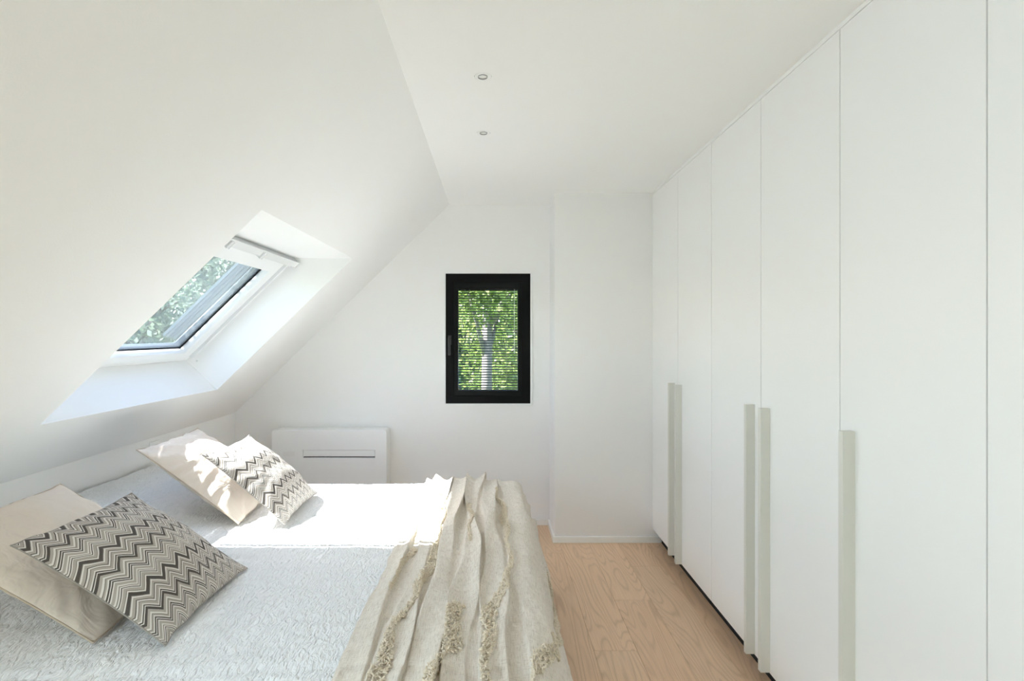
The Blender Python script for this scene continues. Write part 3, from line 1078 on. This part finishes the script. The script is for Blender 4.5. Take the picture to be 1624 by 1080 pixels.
# ------------------------------------------------------------------ cushions
def cushion(name, x0, yc, tilt, length, width, front, back, mat, pipe_mat, label, cat, group, yaw=0.0, seed=1, pinch=0.055, lift=0.008, roll=0.0, n=90, pipe=0.0035, crease=1.0):
    """x0, yc: middle of the lower edge on the quilt; leans back towards the head of the bed"""
    a = math.radians(tilt)
    rot = Matrix.Rotation(math.radians(yaw), 3, 'Z') @ Matrix(((-math.cos(a), 0, math.sin(a)), (0, -1, 0), (math.sin(a), 0, math.cos(a))))
    rot = rot @ Matrix.Rotation(math.radians(roll), 3, 'X')
    rm = np.array(rot)
    z0 = float(qh(np.array([x0]), np.array([yc]))[0]) + lift
    t = np.linspace(-1, 1, n)
    t = np.sign(t) * (1 - (1 - np.abs(t)) ** 1.35)
    U, V = np.meshgrid(t, t, indexing='ij')
    hx, hy = length / 2, width / 2
    ex = hx * U * (1 - pinch * (1 - V ** 2) ** 0.8) + 0.004 * vnoise(V * 4, U * 0, seed + 50)
    ey = hy * V * (1 - pinch * (1 - U ** 2) ** 0.8)
    prof = np.clip((1 - U ** 2), 0, 1) ** 0.68 * np.clip((1 - V ** 2), 0, 1) ** 0.68
    prof = prof * (1 - 0.20 * (np.abs(U * V)) ** 1.5)
    # puckers that run in from the seams and corners, and broad dents
    edge = np.exp(-(1 - np.maximum(np.abs(U), np.abs(V))) / 0.16)
    ang = np.arctan2(V, U)
    wr = 0.0055 * edge * np.sin(ang * 23 + 3 * vnoise(U * 2, V * 2, seed)) * prof ** 0.4
    wr = wr + 0.010 * vnoise(U * 1.7 + seed, V * 1.7, seed + 7) * prof + 0.0035 * vnoise(U * 5, V * 5, seed + 9) * prof
    wr = wr * crease + 0.004 * (crease - 1) * np.abs(vnoise(U * 3 + 2 * V, V * 7 - 2 * U, seed + 13)) * prof ** 0.5
    root = empty(name)
    objs = []
    sides = []
    for sgn, th_ in ((1, front), (-1, back)):
        zz = sgn * (th_ * prof + (wr if sgn > 0 else wr * 0.4) * (prof > 0))
        Lp = np.stack([ex + hx, ey, zz], -1)
        Wp = Lp @ rm.T + np.array([x0, yc, z0])
        floor_z = qh(Wp[..., 0], Wp[..., 1]) + 0.004
        soft = np.maximum(Wp[..., 2] - floor_z, 0)
        Wp[..., 2] = floor_z + np.where(Wp[..., 2] > floor_z, soft, 0)
        sides.append((sgn, Wp, np.stack([ex + hx, ey + hy], -1)))
    bm_ = None
    meshes = []
    for sgn, Wp, uv in sides:
        if sgn < 0:
            Wp, uv = Wp[::-1], uv[::-1]
        meshes.append(grid_mesh(name, Wp, uv))
    bm2 = bmesh.new()
    for m in meshes:
        bm2.from_mesh(m)
    bmesh.ops.remove_doubles(bm2, verts=bm2.verts, dist=0.0003)
    bmesh.ops.recalc_face_normals(bm2, faces=bm2.faces)
    me = bpy.data.meshes.new('cover')
    bm2.to_mesh(me)
    bm2.free()
    root.location = (x0, yc, z0)
    mesh_obj('cover', me, mat, root, smooth=True)
    # seam cord round the edge
    W0 = sides[0][1]
    loop = np.concatenate([W0[0, :-1], W0[:-1, -1], W0[-1, :0:-1], W0[:0:-1, 0]])
    cu = bpy.data.curves.new('piping', 'CURVE')
    cu.dimensions = '3D'
    spn = cu.splines.new('POLY')
    spn.points.add(len(loop) - 1)
    for p, c in zip(spn.points, loop):
        p.co = (c[0], c[1], c[2], 1)
    spn.use_cyclic_u = True
    cu.bevel_depth = pipe
    cu.bevel_resolution = 1
    tmp = bpy.data.objects.new('tmp', cu)
    COL.objects.link(tmp)
    me = bpy.data.meshes.new_from_object(tmp.evaluated_get(bpy.context.evaluated_depsgraph_get()))
    bpy.data.objects.remove(tmp)
    mesh_obj('piping', me, pipe_mat, root, smooth=True)
    tag(root, label, cat, group)
    return root


cushion('pillow', -1.105, 1.700, 29, 0.60, 0.52, 0.078, 0.075, M_LINEN, M_PIPE_B,
        'large beige pillow lying behind the nearer zigzag cushion, cut off by the picture edge', 'pillow', 'beige pillows on the bed', seed=3, pinch=0.04, pipe=0.0025, crease=1.5)
cushion('pillow', -1.165, 2.610, 37, 0.56, 0.52, 0.088, 0.080, M_LINEN, M_PIPE_B,
        'beige pillow leaning behind the farther zigzag cushion near the skylight wall', 'pillow', 'beige pillows on the bed', yaw=2, seed=5, pinch=0.045, pipe=0.0025, crease=2.0)
cushion('cushion', -0.905, 1.668, 33, 0.505, 0.475, 0.092, 0.040, M_CHEV, M_PIPE_C,
        'grey and brown zigzag cushion in the shade, nearest the camera', 'cushion', 'zigzag cushions on the bed', seed=11, pinch=0.06, pipe=0.002)
cushion('cushion', -0.945, 2.570, 41, 0.480, 0.475, 0.088, 0.040, M_CHEV, M_PIPE_C,
        'grey and white zigzag cushion in the sun, in front of the farther beige pillow', 'cushion', 'zigzag cushions on the bed', yaw=2, seed=17, pinch=0.06, pipe=0.002)

# ------------------------------------------------------------------ outside: garden seen through the panes
GZ = -2.8
o = box('ground', (-90, -60, GZ - 0.2), (60, 110, GZ), M_GRASS)
tag(o, 'grass of the garden outside the small window', 'lawn', kind='structure')


def leaf_cloud(name, c, r, n, size, mat, parent, seed):
    g = np.random.default_rng(seed)
    # clumps inside an ellipsoid
    k = max(10, n // 160)
    cen = g.normal(size=(k, 3))
    cen /= np.linalg.norm(cen, axis=1)[:, None]
    cen *= (g.uniform(0.25, 1, k) ** 0.5)[:, None]
    p = cen[g.integers(0, k, n)] + g.normal(size=(n, 3)) * 0.17
    p = p * np.array(r) + np.array(c)
    a = g.normal(size=(n, 3))
    a /= np.linalg.norm(a, axis=1)[:, None]
    b = np.cross(a, g.normal(size=(n, 3)))
    b /= np.linalg.norm(b, axis=1)[:, None]
    s = (g.uniform(0.6, 1.3, n) * size)[:, None]
    V = np.stack([p - a * s, p + b * s * 0.5, p + a * s, p - b * s * 0.5], 1).reshape(-1, 3)
    Q = np.arange(n * 4).reshape(-1, 4)
    me = raw_mesh(name, V, Q)
    o = mesh_obj(name, me, mat, parent)
    o['kind'] = 'stuff'
    return o


def tree(loc, height, crown_c, crown_r, n, size, leaf, bark, trunk_r, label, group, seed, forks=6, lean=(0, 0)):
    r = random.Random(seed)
    t = tag(empty('garden_tree', loc), label, 'tree', group)
    L = Vector(loc)
    bm = bmesh.new()
    top = L + Vector((lean[0], lean[1], height * 0.62))
    add_cyl(bm, L, top, trunk_r, trunk_r * 0.6, 12)
    for k in range(forks):
        a = r.uniform(0, 6.28)
        s = L.lerp(top, r.uniform(0.55, 1.0))
        e = Vector(crown_c) + Vector((math.cos(a) * crown_r[0] * 0.7, math.sin(a) * crown_r[1] * 0.7, r.uniform(-0.3, 0.8) * crown_r[2]))
        m = s.lerp(e, 0.5) + Vector((0, 0, 0.15 * crown_r[2]))
        add_cyl(bm, s, m, trunk_r * 0.34, trunk_r * 0.24, 8)
        add_cyl(bm, m, e, trunk_r * 0.24, trunk_r * 0.08, 8)
    bm_obj('trunk', bm, bark, t, smooth=True)
    leaf_cloud('foliage', crown_c, crown_r, n, size, leaf, t, seed)
    return t


GR1 = 'trees in the garden beyond the small window'
tree((-0.20, 11.0, GZ), 9.2, (0.10, 10.7, 2.75), (1.7, 1.1, 1.15), 5200, 0.07, M_LEAF_L, M_BARK_P, 0.145,
     'pale-trunked garden tree in the middle of the small window', GR1, 101, 3, (0.05, 0))
tree((1.3, 15.4, GZ), 6.5, (0.9, 15.4, 1.6), (1.9, 1.5, 2.6), 7000, 0.085, M_LEAF_L, M_BARK_D, 0.12,
     'light green garden tree at the right of the small window', GR1, 102)
tree((-2.2, 21.0, GZ), 7.5, (-1.5, 21.0, 2.6), (2.4, 1.7, 3.4), 8000, 0.11, M_LEAF_M, M_BARK_D, 0.14,
     'mid green garden tree at the left of the small window', GR1, 103)
tree((0.8, 31.0, GZ), 9.0, (0.3, 31.0, 2.5), (5.5, 2.5, 5.5), 10000, 0.20, M_LEAF_L, M_BARK_D, 0.2,
     'tall sunlit tree closing the view behind the other garden trees', GR1, 104)
for i, (x, lab) in enumerate(((-0.68, 'dark clipped shrub at the lower left of the small window'), (0.53, 'dark clipped shrub at the lower right of the small window'))):
    s = tag(empty('garden_shrub', (x, 8.3, GZ)), lab, 'shrub', 'dark shrubs below the garden trees')
    bm = bmesh.new()
    add_cyl(bm, (x, 8.3, GZ), (x, 8.3, -0.8), 0.06, 0.04, 8)
    bm_obj('stem', bm, M_BARK_D, s)
    leaf_cloud('foliage', (x, 8.3, -0.85), (0.36, 0.42, 1.55), 11000, 0.045, M_LEAF_D, s, 120 + i)

GR2 = 'trees beyond the skylight'
for i, (x, y, z, h, cr, n, sz, lf, lab) in enumerate((
        (-9.2, 13.0, 2.2, 7.5, (2.2, 2.2, 2.4), 4200, 0.10, M_LEAF_G, 'nearest grey-green tree seen through the skylight'),
        (-15.0, 21.0, 3.0, 9.0, (2.6, 2.2, 3.2), 5000, 0.13, M_LEAF_G, 'grey-green tree behind the nearest one, seen through the skylight'),
        (-15.0, 29.5, 3.4, 10.5, (3.4, 2.6, 4.6), 7000, 0.17, M_LEAF_G, 'mid-distance tree at the right of the skylight'),
        (-29.0, 40.0, 4.0, 13.0, (7.0, 2.6, 6.5), 9000, 0.28, M_LEAF_G, 'broad hazy tree far off at the left of the skylight'),
        (-23.0, 50.0, 5.0, 15.0, (8.0, 2.8, 8.0), 10000, 0.32, M_LEAF_G, 'broad hazy tree farthest off at the right of the skylight'))):
    tree((x, y, GZ), h, (x, y, z), cr, n, sz, lf, M_BARK_D, 0.15 + 0.004 * y, lab, GR2, 140 + i, 10)
